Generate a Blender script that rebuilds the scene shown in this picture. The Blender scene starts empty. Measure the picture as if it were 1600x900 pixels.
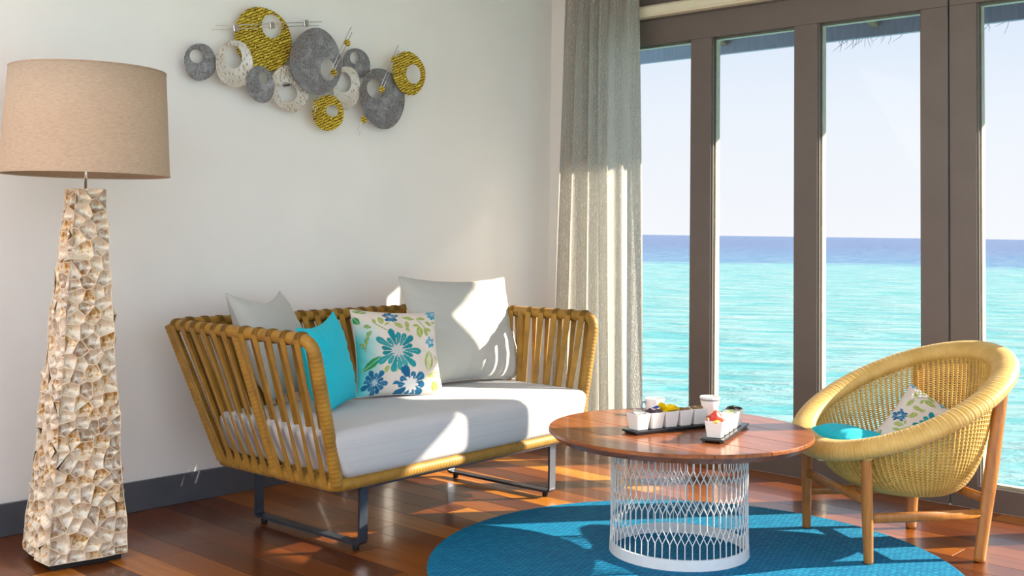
import bpy, math, random
from mathutils import Vector, Matrix
R = math.radians
sc = bpy.context.scene
col = sc.collection
rnd = random.Random(7)

# ------------------------------------------------------------------ camera
cam = bpy.data.cameras.new('camera')
camo = bpy.data.objects.new('camera', cam); col.objects.link(camo)
cam.sensor_fit = 'HORIZONTAL'; cam.sensor_width = 36.0
cam.lens = 1715.3 / 1600 * 36.0
cam.shift_y = -(450 - 293.4) / 1600
cam.clip_start = 0.05; cam.clip_end = 60000
yaw, pitch, roll = R(42.8815), R(2.3535), R(0.7529)
fw = Vector((math.cos(yaw)*math.cos(pitch), math.sin(yaw)*math.cos(pitch), math.sin(pitch)))
rt = Vector((math.sin(yaw), -math.cos(yaw), 0)); up = rt.cross(fw)
rt2 = math.cos(roll)*rt + math.sin(roll)*up; up2 = -math.sin(roll)*rt + math.cos(roll)*up
camo.matrix_world = Matrix(((rt2.x, up2.x, -fw.x, -4.8237), (rt2.y, up2.y, -fw.y, -4.1794), (rt2.z, up2.z, -fw.z, 1.15), (0, 0, 0, 1)))
sc.camera = camo

# ------------------------------------------------------------------ world, sun, exposure
world = bpy.data.worlds.new('sky'); sc.world = world; world.use_nodes = True
nt = world.node_tree; nt.nodes.clear()
n_out = nt.nodes.new('ShaderNodeOutputWorld'); n_bg = nt.nodes.new('ShaderNodeBackground')
n_tc = nt.nodes.new('ShaderNodeTexCoord'); n_sep = nt.nodes.new('ShaderNodeSeparateXYZ'); n_rmp = nt.nodes.new('ShaderNodeValToRGB')
nt.links.new(n_tc.outputs['Generated'], n_sep.inputs[0]); nt.links.new(n_sep.outputs['Z'], n_rmp.inputs[0])
nt.links.new(n_rmp.outputs[0], n_bg.inputs[0]); nt.links.new(n_bg.outputs[0], n_out.inputs[0])
els = n_rmp.color_ramp.elements
els[0].position = 0.0; els[0].color = (0.93, 0.94, 0.97, 1)
els[1].position = 0.75; els[1].color = (0.66, 0.74, 0.90, 1)
e = els.new(0.09); e.color = (0.88, 0.915, 0.97, 1)
e = els.new(0.20); e.color = (0.72, 0.82, 0.96, 1)
n_bg.inputs[1].default_value = 2.0
SUN_AZ = Vector((math.cos(R(36.5)), -math.sin(R(36.5)))); SUN_EL = R(27.4)
sun = bpy.data.lights.new('sun', 'SUN'); sun.energy = 31.0; sun.angle = R(0.55); sun.color = (1.0, 0.87, 0.68)
suno = bpy.data.objects.new('sun', sun); col.objects.link(suno); suno.location = (6, -4, 5)
sd = Vector((SUN_AZ.x*math.cos(SUN_EL), SUN_AZ.y*math.cos(SUN_EL), math.sin(SUN_EL)))
suno.rotation_euler = sd.to_track_quat('Z', 'Y').to_euler()
sc.view_settings.view_transform = 'Standard'; sc.view_settings.look = 'None'
sc.view_settings.exposure = 0.0; sc.view_settings.gamma = 1.0; sc.view_settings.use_curve_mapping = False

# ------------------------------------------------------------------ helpers
def s2l(c):
    return tuple(((v/255)/12.92 if v/255 <= 0.04045 else ((v/255+0.055)/1.055)**2.4) for v in c)

class MB:
    def __init__(s): s.v = []; s.f = []; s.m = []; s.sm = []
    def add(s, vs, fs, mi=0, smooth=False):
        b = len(s.v); s.v += [tuple(p) for p in vs]
        for f in fs: s.f.append(tuple(b+i for i in f)); s.m.append(mi); s.sm.append(smooth)
    def box(s, lo, hi, mi=0, M=None, ch=0.0):
        if ch <= 0:
            vs = [Vector((x, y, z)) for x in (lo[0], hi[0]) for y in (lo[1], hi[1]) for z in (lo[2], hi[2])]
            fs = [(0,1,3,2),(4,6,7,5),(0,4,5,1),(2,3,7,6),(0,2,6,4),(1,5,7,3)]
        else:
            c = [(lo[i]+hi[i])/2 for i in range(3)]; h = [(hi[i]-lo[i])/2 for i in range(3)]
            vs = []; idx = {}
            for sx in (-1,1):
                for sy in (-1,1):
                    for sz in (-1,1):
                        for ax in range(3):
                            p = [h[0]*sx, h[1]*sy, h[2]*sz]
                            for k, sg in enumerate((sx,sy,sz)):
                                if k != ax: p[k] -= ch*sg
                            idx[(sx,sy,sz,ax)] = len(vs); vs.append(Vector([c[k]+p[k] for k in range(3)]))
            fs = []
            for ax in range(3):
                a, b = [k for k in range(3) if k != ax]
                for sg in (-1,1):
                    q = []
                    for (u, w) in ((-1,-1),(1,-1),(1,1),(-1,1)):
                        t = [0,0,0]; t[ax] = sg; t[a] = u; t[b] = w; q.append(idx[(*t, ax)])
                    if (sg > 0) != (ax == 1): fs.append(tuple(q))
                    else: fs.append(tuple(reversed(q)))
            for ax in range(3):
                a, b = [k for k in range(3) if k != ax]
                for u in (-1,1):
                    for w in (-1,1):
                        t0 = [0,0,0]; t0[ax] = -1; t0[a] = u; t0[b] = w
                        t1 = list(t0); t1[ax] = 1
                        fs.append((idx[(*t0,a)], idx[(*t1,a)], idx[(*t1,b)], idx[(*t0,b)]))
            for sx in (-1,1):
                for sy in (-1,1):
                    for sz in (-1,1): fs.append(tuple(idx[(sx,sy,sz,k)] for k in range(3)))
        if M is not None: vs = [M @ p for p in vs]
        s.add(vs, fs, mi)
    def tube(s, pts, r, seg=10, closed=False, caps=True, mi=0, up=None, rz=None):
        """r: number or list; rz: optional second radius (number or list) for a flattened section"""
        pts = [Vector(p) for p in pts]; n = len(pts)
        rs = r if isinstance(r, (list, tuple)) else [r]*n
        r2 = rs if rz is None else (rz if isinstance(rz, (list, tuple)) else [rz]*n)
        T = []
        for i in range(n):
            if closed: t = pts[(i+1) % n]-pts[i-1]
            else: t = pts[min(i+1, n-1)]-pts[max(i-1, 0)]
            T.append(t.normalized())
        if up is None:
            u = T[0].orthogonal().normalized()
        vs = []
        for i in range(n):
            if up is not None: u = (Vector(up)-T[i]*T[i].dot(Vector(up))).normalized()
            else: u = (u-T[i]*T[i].dot(u)).normalized()
            w = T[i].cross(u)
            for k in range(seg):
                a = 2*math.pi*k/seg
                vs.append(pts[i]+u*(math.cos(a)*rs[i])+w*(math.sin(a)*r2[i]))
        fs = []
        for i in range(n if closed else n-1):
            j = (i+1) % n
            for k in range(seg):
                k2 = (k+1) % seg
                fs.append((i*seg+k, i*seg+k2, j*seg+k2, j*seg+k))
        s.add(vs, fs, mi, True)
        if caps and not closed:
            b = len(s.v)-n*seg
            s.f.append(tuple(b+k for k in reversed(range(seg)))); s.m.append(mi); s.sm.append(False)
            s.f.append(tuple(b+(n-1)*seg+k for k in range(seg))); s.m.append(mi); s.sm.append(False)
    def lathe(s, prof, n=32, mi=0, c=(0,0,0), smooth=True):
        vs = []; fs = []
        for (r, z) in prof:
            for k in range(n):
                a = 2*math.pi*k/n; vs.append((c[0]+r*math.cos(a), c[1]+r*math.sin(a), c[2]+z))
        for i in range(len(prof)-1):
            for k in range(n):
                k2 = (k+1) % n
                fs.append((i*n+k, i*n+k2, (i+1)*n+k2, (i+1)*n+k))
        s.add(vs, fs, mi, smooth)
    def grid(s, P, nu, nv, mi=0, wrap=False, smooth=True, flip=False):
        vs = [P(i, j) for j in range(nv) for i in range(nu)]; fs = []
        for j in range(nv-1):
            for i in range(nu if wrap else nu-1):
                i2 = (i+1) % nu
                q = (j*nu+i, j*nu+i2, (j+1)*nu+i2, (j+1)*nu+i)
                fs.append(tuple(reversed(q)) if flip else q)
        s.add(vs, fs, mi, smooth)
    def build(s, name, mats, parent=None):
        me = bpy.data.meshes.new(name); me.from_pydata(s.v, [], s.f)
        for m in (mats if isinstance(mats, (list, tuple)) else [mats]): me.materials.append(m)
        me.polygons.foreach_set('material_index', s.m); me.polygons.foreach_set('use_smooth', s.sm)
        me.update()
        o = bpy.data.objects.new(name, me); col.objects.link(o)
        if parent: o.parent = parent
        return o

def fillet(pts, rad, n=7):
    pts = [Vector(p) for p in pts]; out = [pts[0]]
    for i in range(1, len(pts)-1):
        a, b, c = pts[i-1], pts[i], pts[i+1]
        u = (a-b); v = (c-b); r = min(rad, u.length*0.45, v.length*0.45)
        p0 = b+u.normalized()*r; p1 = b+v.normalized()*r
        for k in range(n+1):
            t = k/n; out.append((1-t)**2*p0+2*t*(1-t)*b+t*t*p1)
    out.append(pts[-1]); return out

def resample(pts, step, closed=False):
    pts = [Vector(p) for p in pts]
    if closed: pts = pts+[pts[0]]
    L = [0]
    for a, b in zip(pts, pts[1:]): L.append(L[-1]+(b-a).length)
    n = max(2, int(round(L[-1]/step))); out = []; j = 0
    for i in range(n if closed else n+1):
        d = L[-1]*i/n
        while j < len(pts)-2 and L[j+1] < d: j += 1
        t = (d-L[j])/max(1e-9, L[j+1]-L[j]); out.append(pts[j].lerp(pts[j+1], t))
    return out

def wrapped_tube(mb, pts, r, wrap=0.016, amp=0.0014, seg=12, closed=False, mi=0, rz=None, up=None):
    """a tube wound with cord: every turn of the cord is a raised ring"""
    p = resample(pts, wrap/4, closed)
    rr = [r-amp*(1.0 if i % 4 == 0 else 0.25 if i % 2 else 0.0) for i in range(len(p))]
    r2 = None if rz is None else [rz-amp*(1.0 if i % 4 == 0 else 0.25 if i % 2 else 0.0) for i in range(len(p))]
    mb.tube(p, rr, seg, closed, True, mi, up, r2)

def empty(name, loc=(0,0,0), rz=0):
    o = bpy.data.objects.new(name, None); col.objects.link(o); o.location = loc; o.rotation_euler = (0,0,rz)
    o.empty_display_size = 0.1; return o
def tag(o, label=None, cat=None, group=None, kind=None):
    if label: o['label'] = label
    if cat: o['category'] = cat
    if group: o['group'] = group
    if kind: o['kind'] = kind
    return o
def copy_tree(o, parent=None):
    c = o.copy(); col.objects.link(c); c.parent = parent
    for ch in list(o.children): copy_tree(ch, c)
    return c

# ------------------------------------------------------------------ materials
class NT:
    def __init__(s, name):
        s.m = bpy.data.materials.new(name); s.m.use_nodes = True; s.t = s.m.node_tree
        s.b = s.t.nodes['Principled BSDF']; s.out = s.t.nodes['Material Output']
    def n(s, typ, **kw):
        x = s.t.nodes.new(typ)
        for k, v in kw.items():
            if k in x.inputs: x.inputs[k].default_value = v
            else: setattr(x, k, v)
        return x
    def l(s, a, b): s.t.links.new(a, b)
    def coord(s, kind='Object', scale=(1,1,1), rot=(0,0,0)):
        tc = s.n('ShaderNodeTexCoord'); mp = s.n('ShaderNodeMapping')
        mp.inputs['Scale'].default_value = scale; mp.inputs['Rotation'].default_value = rot
        s.l(tc.outputs[kind], mp.inputs[0]); return mp.outputs[0]
    def noise(s, vec, scale, detail=4, rough=0.5, dist=0.0):
        x = s.n('ShaderNodeTexNoise'); x.inputs['Scale'].default_value = scale; x.inputs['Detail'].default_value = detail
        x.inputs['Roughness'].default_value = rough; x.inputs['Distortion'].default_value = dist
        if vec: s.l(vec, x.inputs['Vector'])
        return x.outputs[0]
    def wave(s, vec, scale, dist=0, dscale=1, direction='X', detail=0, profile='SIN'):
        x = s.n('ShaderNodeTexWave', bands_direction=direction, wave_profile=profile); x.inputs['Scale'].default_value = scale
        x.inputs['Distortion'].default_value = dist; x.inputs['Detail Scale'].default_value = dscale; x.inputs['Detail'].default_value = detail
        if vec: s.l(vec, x.inputs['Vector'])
        return x.outputs[1]
    def ramp(s, fac, stops):
        x = s.n('ShaderNodeValToRGB'); el = x.color_ramp.elements
        while len(el) < len(stops): el.new(0.5)
        for i, (p, c) in enumerate(stops): el[i].position = p; el[i].color = (*c, 1) if len(c) == 3 else c
        s.l(fac, x.inputs[0]); return x.outputs[0]
    def mix(s, fac, a, b, typ='MIX'):
        x = s.n('ShaderNodeMix', data_type='RGBA', blend_type=typ)
        for sock, v in ((x.inputs[0], fac), (x.inputs[6], a), (x.inputs[7], b)):
            if isinstance(v, bpy.types.NodeSocket): s.l(v, sock)
            else: sock.default_value = (*v, 1) if isinstance(v, tuple) and len(v) == 3 else v
        return x.outputs[2]
    def math(s, op, a, b=0.0, clamp=False):
        x = s.n('ShaderNodeMath', operation=op); x.use_clamp = clamp
        for sock, v in ((x.inputs[0], a), (x.inputs[1], b)):
            if isinstance(v, bpy.types.NodeSocket): s.l(v, sock)
            else: sock.default_value = v
        return x.outputs[0]
    def bump(s, h, strength=0.3, dist=0.01):
        x = s.n('ShaderNodeBump'); x.inputs['Strength'].default_value = strength; x.inputs['Distance'].default_value = dist
        s.l(h, x.inputs['Height']); s.l(x.outputs[0], s.b.inputs['Normal']); return x
    def base(s, c):
        if isinstance(c, bpy.types.NodeSocket): s.l(c, s.b.inputs['Base Color'])
        else: s.b.inputs['Base Color'].default_value = (*c, 1)
    def set(s, **kw):
        for k, v in kw.items(): s.b.inputs[k.replace('_', ' ')].default_value = v
        return s
def simple(name, rgb, rough=0.5, metal=0.0, nscale=0, namt=0.15, bump=0.0, bscale=200):
    m = NT(name); c = s2l(rgb); m.set(Roughness=rough, Metallic=metal)
    if nscale:
        f = m.noise(m.coord(), nscale); m.base(m.ramp(f, [(0.3, tuple(v*(1-namt) for v in c)), (0.7, tuple(min(1, v*(1+namt)) for v in c))]))
    else: m.base(c)
    if bump: m.bump(m.noise(m.coord(), bscale, 2), bump, 0.002)
    return m.m
M = {}
M['wall'] = simple('painted_wall', (238, 236, 233), 0.75, nscale=3, namt=0.02, bump=0.05, bscale=120)
M['ceiling'] = simple('white_ceiling', (235, 233, 228), 0.8, nscale=2, namt=0.02)
M['subfloor'] = simple('dark_joint', (35, 18, 10), 0.8, nscale=30)
M['baseboard'] = simple('slate_paint', (84, 88, 96), 0.35, nscale=8, namt=0.12)
M['frame'] = simple('taupe_paint', (104, 95, 90), 0.45, nscale=6, namt=0.06)
M['bead'] = simple('pale_bead', (205, 200, 180), 0.5, nscale=40, namt=0.1)
M['pelmet'] = simple('cream_rail', (225, 220, 195), 0.5, nscale=10, namt=0.04)
M['steel'] = simple('grey_steel', (72, 78, 90), 0.32, 0.6, nscale=30, namt=0.08)
M['rubber'] = simple('black_rubber', (18, 18, 20), 0.7, nscale=30)
M['white_metal'] = simple('white_metal', (222, 226, 228), 0.35, nscale=20, namt=0.03)
M['ceramic'] = simple('white_ceramic', (236, 232, 228), 0.12, nscale=40, namt=0.02)
M['tray'] = simple('black_lacquer', (30, 34, 42), 0.25, nscale=50, namt=0.1)
M['chrome'] = simple('chrome', (200, 200, 200), 0.2, 1.0, nscale=30, namt=0.05)
M['blue_glaze'] = simple('blue_glaze', (40, 95, 190), 0.15, nscale=60)
M['grey_glaze'] = simple('grey_glaze', (150, 155, 165), 0.2, nscale=60)

m = NT('plank_wood'); oi = m.n('ShaderNodeObjectInfo')
v = m.coord('Object', (14, 0.9, 14)); va = m.n('ShaderNodeVectorMath', operation='ADD')
cmb = m.n('ShaderNodeCombineXYZ'); rr_ = m.math('MULTIPLY', oi.outputs['Random'], 37.0)
m.l(rr_, cmb.inputs[0]); m.l(rr_, cmb.inputs[1]); m.l(v, va.inputs[0]); m.l(cmb.outputs[0], va.inputs[1])
tone = m.ramp(oi.outputs['Random'], [(0.0, s2l((84, 40, 12))), (0.35, s2l((114, 60, 16))), (0.7, s2l((140, 78, 20))), (0.88, s2l((180, 110, 32))), (1.0, s2l((212, 146, 50)))])
gr = m.noise(va.outputs[0], 2.2, 6, 0.6, 0.6)
m.base(m.mix(1.0, tone, m.ramp(gr, [(0.25, (0.62, 0.58, 0.52)), (0.75, (1.25, 1.2, 1.15))]), 'MULTIPLY'))
m.set(Roughness=0.3, Coat_Weight=0.28, Coat_Roughness=0.08)
m.bump(gr, 0.06, 0.002); M['plank'] = m.m

def wood(name, a, b, scale=(3, 3, 30), rough=0.35, coat=0.1, rot=(0,0,0)):
    m = NT(name); g_ = m.noise(m.coord('Object', scale, rot), 2.0, 6, 0.6, 0.8)
    m.base(m.ramp(g_, [(0.3, s2l(a)), (0.7, s2l(b))])); m.set(Roughness=rough, Coat_Weight=coat, Coat_Roughness=0.1)
    m.bump(g_, 0.08, 0.002); return m.m
M['table_wood'] = wood('table_wood', (104, 54, 26), (166, 96, 48), (26, 2.2, 26), 0.28, 0.3)
M['leg_wood'] = wood('leg_wood', (150, 92, 34), (188, 124, 54), (18, 18, 2.5), 0.4, 0.1)
M['wall_grey'] = simple('added_wall_grey', (150, 153, 160), 0.75, nscale=3, namt=0.03)  # for the added left wall; grey keeps its bounced light low and neutral
M['rafter_wood'] = wood('rafter_wood', (150, 130, 110), (185, 165, 140), (10, 10, 10), 0.7, 0)
M['soffit'] = wood('soffit_wood', (150, 160, 188), (176, 184, 208), (3, 30, 3), 0.8, 0)

def cord(name, a, b, rough=0.55, bs=260):
    m = NT(name); n1 = m.noise(m.coord(), 14, 3); m.base(m.ramp(n1, [(0.3, s2l(a)), (0.7, s2l(b))]))
    m.set(Roughness=rough); m.b.inputs['Sheen Weight'].default_value = 0.1
    m.bump(m.noise(m.coord(), bs, 2), 0.2, 0.002); return m.m
M['rope'] = cord('mustard_cord', (138, 98, 18), (166, 122, 30))
M['wicker'] = cord('yellow_wicker', (200, 158, 70), (222, 182, 92))
M['rim'] = cord('rim_wicker', (202, 160, 80), (222, 184, 108), bs=120)

def fabric(name, rgb, scale=420, amt=0.06, bump=0.25, sheen=0.15, big=0.04):
    m = NT(name); c = s2l(rgb)
    w1 = m.wave(m.coord(), scale, 1.5, 3, 'X', 2); w2 = m.wave(m.coord(), scale, 1.5, 3, 'Y', 2)
    w = m.math('ADD', w1, w2); nz = m.noise(m.coord(), 6, 4)
    k = m.math('ADD', m.math('MULTIPLY', w, amt), m.math('MULTIPLY', nz, big*2))
    m.base(m.ramp(k, [(0.0, tuple(x*(1-amt-big) for x in c)), (amt*2+big*2, tuple(min(1, x*(1+amt+big)) for x in c))]))
    m.set(Roughness=0.85); m.b.inputs['Sheen Weight'].default_value = sheen
    m.bump(w, bump, 0.0012); return m.m
M['seat_fabric'] = fabric('seat_linen', (198, 197, 198))
M['grey_fabric'] = fabric('grey_linen', (190, 190, 184))
M['turq_fabric'] = fabric('turquoise_cotton', (0, 194, 214), amt=0.04, sheen=0.05)

m = NT('floral_print'); ca = m.n('ShaderNodeVertexColor', layer_name='print')
w = m.math('ADD', m.wave(m.coord(), 420, 1.5, 3, 'X'), m.wave(m.coord(), 420, 1.5, 3, 'Y'))
m.base(ca.outputs[0]); m.set(Roughness=0.85); m.bump(w, 0.2, 0.0012); M['floral'] = m.m

m = NT('rug_weave'); cx = m.coord('Object', (1,1,1), (0,0,R(20)))
w1 = m.wave(cx, 22, 0, 1, 'X'); w2 = m.wave(cx, 11, 0, 1, 'Y')
bk = m.n('ShaderNodeTexBrick'); bk.inputs['Scale'].default_value = 1.0
bk.inputs['Brick Width'].default_value = 0.03; bk.inputs['Row Height'].default_value = 0.0125; bk.inputs['Mortar Size'].default_value = 0.0022
bk.inputs['Color1'].default_value = (1,1,1,1); bk.inputs['Color2'].default_value = (0.8,0.8,0.8,1); bk.inputs['Mortar'].default_value = (0,0,0,1); bk.inputs['Mortar Smooth'].default_value = 0.8
m.l(cx, bk.inputs['Vector'])
m.base(m.ramp(bk.outputs[0], [(0.0, s2l((0, 74, 116))), (0.75, s2l((0, 104, 150))), (1.0, s2l((20, 138, 176)))]))
m.set(Roughness=0.7); m.b.inputs['Specular IOR Level'].default_value = 0.15
m.bump(bk.outputs[0], 0.7, 0.004); M['rug'] = m.m

m = NT('lampshade_linen'); w1 = m.wave(m.coord('Object'), 260, 2, 3, 'Z', 2); nz = m.noise(m.coord('Object', (60, 60, 400)), 1.0, 3)
m.base(m.ramp(nz, [(0.3, s2l((176, 152, 128))), (0.7, s2l((194, 170, 146)))])); m.set(Roughness=0.8)
m.bump(w1, 0.15, 0.001); M['shade'] = m.m

def shellmat(name):
    m = NT(name); oi = m.n('ShaderNodeObjectInfo')
    v = m.coord('Object', (1,1,1)); nz = m.noise(v, 26, 4, 0.55, 1.2); st = m.noise(m.coord('Object', (60, 60, 220)), 1.4, 3, 0.6, 2.0)
    k = m.math('ADD', m.math('MULTIPLY', nz, 1.0), m.math('MULTIPLY', oi.outputs['Random'], 0.3))
    c = m.ramp(k, [(0.36, s2l((120, 74, 20))), (0.47, s2l((200, 154, 72))), (0.57, s2l((236, 222, 196))), (0.70, s2l((228, 216, 196))), (0.80, s2l((178, 162, 138))), (0.90, s2l((150, 104, 44)))])
    c = m.mix(1.0, c, m.ramp(st, [(0.3, (0.78, 0.74, 0.68)), (0.7, (1.08, 1.06, 1.05))]), 'MULTIPLY')
    m.base(c); m.set(Roughness=0.22, Metallic=0.15)
    m.b.inputs['Coat Weight'].default_value = 0.4
    m.b.inputs['Thin Film Thickness'].default_value = 380; m.b.inputs['Thin Film IOR'].default_value = 1.6
    m.bump(st, 0.15, 0.002); return m.m
M['shell'] = shellmat('mother_of_pearl')
M['grout'] = simple('cream_grout', (222, 204, 176), 0.5, nscale=40, namt=0.06)

m = NT('gold_leaf'); w1 = m.wave(m.coord('Object', (1,1,1), (0, R(25), 0)), 26, 6, 3.0, 'Z', 3)
m.base(m.ramp(w1, [(0.12, s2l((120, 84, 8))), (0.4, s2l((222, 186, 36))), (1.0, s2l((255, 234, 96)))])); m.set(Roughness=0.32, Metallic=0.45)
m.bump(w1, 0.9, 0.006); M['gold'] = m.m
m = NT('dark_pewter'); n1 = m.noise(m.coord(), 170, 5, 0.75); n2 = m.noise(m.coord(), 9, 4, 0.6, 0.8)
m.base(m.mix(0.5, m.ramp(n1, [(0.36, s2l((46, 40, 42))), (0.64, s2l((206, 204, 204)))]), m.ramp(n2, [(0.34, s2l((96, 72, 62))), (0.5, s2l((110, 112, 122))), (0.66, s2l((176, 178, 184)))])))
m.set(Roughness=0.34, Metallic=0.5); m.bump(n1, 0.8, 0.004); M['pewter'] = m.m
m = NT('hammered_white'); vo = m.n('ShaderNodeTexVoronoi'); vo.inputs['Scale'].default_value = 62; m.l(m.coord(), vo.inputs['Vector'])
d_ = m.ramp(vo.outputs[0], [(0.0, (1,1,1)), (0.45, (0,0,0))])
m.base(m.ramp(m.noise(m.coord(), 9, 3), [(0.3, s2l((200, 188, 172))), (0.7, s2l((230, 226, 220)))])); m.set(Roughness=0.35, Metallic=0.35)
m.bump(d_, 0.9, 0.006); M['hammered'] = m.m

m = NT('curtain_voile'); nzc = m.wave(m.coord('Object', (1,1,1)), 34, 9, 2.2, 'Y', 3)
m.base(m.ramp(nzc, [(0.0, s2l((204, 201, 194))), (1.0, s2l((236, 234, 229)))])); m.set(Roughness=0.8)
bmp = m.bump(nzc, 1.0, 0.010)
tr = m.n('ShaderNodeBsdfTranslucent'); tr.inputs[0].default_value = (*s2l((226, 222, 212)), 1)
mx = m.n('ShaderNodeMixShader'); mx.inputs[0].default_value = 0.42
tp = m.n('ShaderNodeBsdfTransparent'); mx2 = m.n('ShaderNodeMixShader'); mx2.inputs[0].default_value = 0.02
m.l(m.b.outputs[0], mx.inputs[1]); m.l(tr.outputs[0], mx.inputs[2]); m.l(mx.outputs[0], mx2.inputs[1]); m.l(tp.outputs[0], mx2.inputs[2]); m.l(mx2.outputs[0], m.out.inputs[0])
M['curtain'] = m.m

m = NT('window_glass'); tp = m.n('ShaderNodeBsdfTransparent'); tp.inputs[0].default_value = (0.705, 0.71, 0.715, 1)
gl = m.n('ShaderNodeBsdfGlossy'); gl.inputs['Roughness'].default_value = 0.0
fr = m.n('ShaderNodeFresnel'); fr.inputs[0].default_value = 1.15; mx = m.n('ShaderNodeMixShader')
m.l(fr.outputs[0], mx.inputs[0]); m.l(tp.outputs[0], mx.inputs[1]); m.l(gl.outputs[0], mx.inputs[2]); m.l(mx.outputs[0], m.out.inputs[0])
M['glass'] = m.m

m = NT('sea_water'); geo = m.n('ShaderNodeNewGeometry'); ln = m.n('ShaderNodeVectorMath', operation='LENGTH'); m.l(geo.outputs['Position'], ln.inputs[0])
mp0 = m.n('ShaderNodeMapping'); mp0.inputs['Rotation'].default_value = (0, 0, R(47)); m.l(geo.outputs['Position'], mp0.inputs[0])
mp = m.n('ShaderNodeMapping'); mp.inputs['Scale'].default_value = (0.3, 1.0, 1.0); m.l(mp0.outputs[0], mp.inputs[0])
n1 = m.noise(mp.outputs[0], 1.0, 7, 0.62, 0.4); n2 = m.noise(mp.outputs[0], 0.06, 4, 0.6)
dist = m.math('ADD', ln.outputs['Value'], m.math('MULTIPLY', m.math('SUBTRACT', n2, 0.5), 60.0))
reef = m.ramp(m.math('DIVIDE', dist, 400.0), [(0.0, s2l((82, 158, 166))), (0.15, s2l((84, 158, 166))), (0.29, s2l((84, 156, 168))), (0.335, s2l((26, 108, 158))), (0.6, s2l((12, 88, 148))), (1.0, s2l((8, 76, 140)))])
c = m.mix(m.ramp(n1, [(0.36, (0,0,0)), (0.70, (1,1,1))]), reef, m.mix(0.6, reef, s2l((184, 188, 188))))
m.base(c); m.set(Roughness=0.45); m.b.inputs['Specular IOR Level'].default_value = 0.04
m.bump(n1, 0.6, 1.0); M['sea'] = m.m

def stufft(name, a, b, sc_=60, rough=0.5): 
    m = NT(name); m.base(m.ramp(m.noise(m.coord(), sc_, 3), [(0.3, s2l(a)), (0.7, s2l(b))])); m.set(Roughness=rough); return m.m
M['thatch'] = stufft('thatch', (120, 128, 150), (160, 166, 184), 20, 0.9)
M['yellow'] = stufft('yellow_fruit', (240, 205, 0), (255, 232, 30), 40)
M['purple'] = stufft('purple_fruit', (52, 34, 44), (92, 66, 78), 60, 0.3)
M['brown'] = stufft('brown_nut', (120, 86, 46), (170, 130, 76), 80)
M['red'] = stufft('red_fruit', (200, 40, 28), (232, 82, 60), 60, 0.35)
M['paper'] = stufft('pale_sachet', (214, 212, 196), (240, 240, 230), 80)
M['green'] = stufft('pale_green', (150, 170, 110), (190, 200, 150), 60)
M['darkchip'] = stufft('dark_chip', (40, 34, 30), (84, 72, 62), 80)

# ------------------------------------------------------------------ the setting
def struct(o): o['kind'] = 'structure'; return o
XW, YW, HW = -6.4, -5.6, 2.6
mb = MB(); mb.box((XW, YW, -0.06), (0.12, 0.15, -0.014)); floor = struct(mb.build('floor', M['subfloor']))
pw = 0.128; x = -0.001; row = 0
while x > XW:
    y = 0.0-rnd.uniform(0.0, 1.2)*0; first = True; y0 = 0.0
    L = rnd.uniform(0.5, 1.9)
    while y0 > YW:
        y1 = max(YW, y0-L)
        mb = MB(); hx = (pw-0.0012)/2; hy = (y0-y1-0.0012)/2
        mb.box((-hx, -hy, -0.014), (hx, hy, 0.0), ch=0.0007)
        o = mb.build('plank', M['plank'], floor); o.location = (x-pw/2, (y0+y1)/2, 0)
        y0 = y1; L = rnd.uniform(1.3, 2.1)
    x -= pw; row += 1

mb = MB(); mb.box((XW, 0.0, -0.06), (0.12, 0.15, HW)); struct(mb.build('wall_back', M['wall']))
mb = MB(); mb.box((XW-0.12, -3.4, -0.06), (XW, 0.15, HW)); struct(mb.build('added_wall_left', M['wall_grey']))  # unseen wall, added to cut fill light coming from the left
mb = MB(); mb.box((XW, -0.014, 0.0), (-0.001, -0.0005, 0.122), ch=0.002); struct(mb.build('baseboard_back', M['baseboard']))
mb = MB(); mb.box((-3.75, -3.9, HW), (0.12, 0.15, HW+0.1)); struct(mb.build('ceiling', M['ceiling']))  # unseen; sized to stop the sun, cut short to let sky light in
# right hand wall: a solid return next to the corner and the header over the glazing
mb = MB(); mb.box((0.0, -0.23, 0.0), (0.12, 0.0, HW)); wr_ = struct(mb.build('wall_right', M['wall']))
mb = MB(); mb.box((0.0, YW, 2.31), (0.12, -0.23, HW)); mb.build('header', M['frame'], wr_)

def glazing(name, y0, y1, panes):
    """a glazed leaf between y0 (far) and y1 (near); panes = list of (far, near) glass openings"""
    root = MB(); root.box((0.0, y1+0.002, 2.175), (0.07, y0-0.002, 2.309), ch=0.002)
    o = struct(root.build(name, M['frame']))
    mb = MB(); mb.box((0.0, y1+0.002, 0.0), (0.07, y0-0.002, 0.098), ch=0.002); mb.build('bottom_rail', M['frame'], o)
    edges = [y0-0.002]
    for a, b in panes: edges += [a, b]
    edges.append(y1+0.002)
    for i in range(0, len(edges), 2):
        mb = MB(); mb.box((0.0, edges[i+1], 0.098), (0.07, edges[i], 2.175), ch=0.002); mb.build('stile', M['frame'], o)
    for a, b in panes:
        mb = MB(); mb.box((0.022, b-0.004, 0.094), (0.030, a+0.004, 2.179)); mb.build('pane', M['glass'], o)
        for (lo, hi) in (((0.032, a-0.012, 0.098), (0.068, a, 2.175)), ((0.032, b, 0.098), (0.068, b+0.012, 2.175)),
                         ((0.032, b+0.012, 2.163), (0.068, a-0.012, 2.175)), ((0.032, b+0.012, 0.098), (0.068, a-0.012, 0.110))):
            mb = MB(); mb.box(lo, hi); mb.build('glazing_bead', M['bead'], o)
        for (lo, hi) in (((0.012, a-0.006, 0.098), (0.021, a, 2.175)), ((0.012, b, 0.098), (0.021, b+0.006, 2.175))):
            mb = MB(); mb.box(lo, hi); mb.build('glazing_bead', M['frame'], o)
    return o
glazing('window_1', -0.23, -2.31, [(-0.36, -0.966), (-1.091, -1.563), (-1.685, -2.187)])
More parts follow.
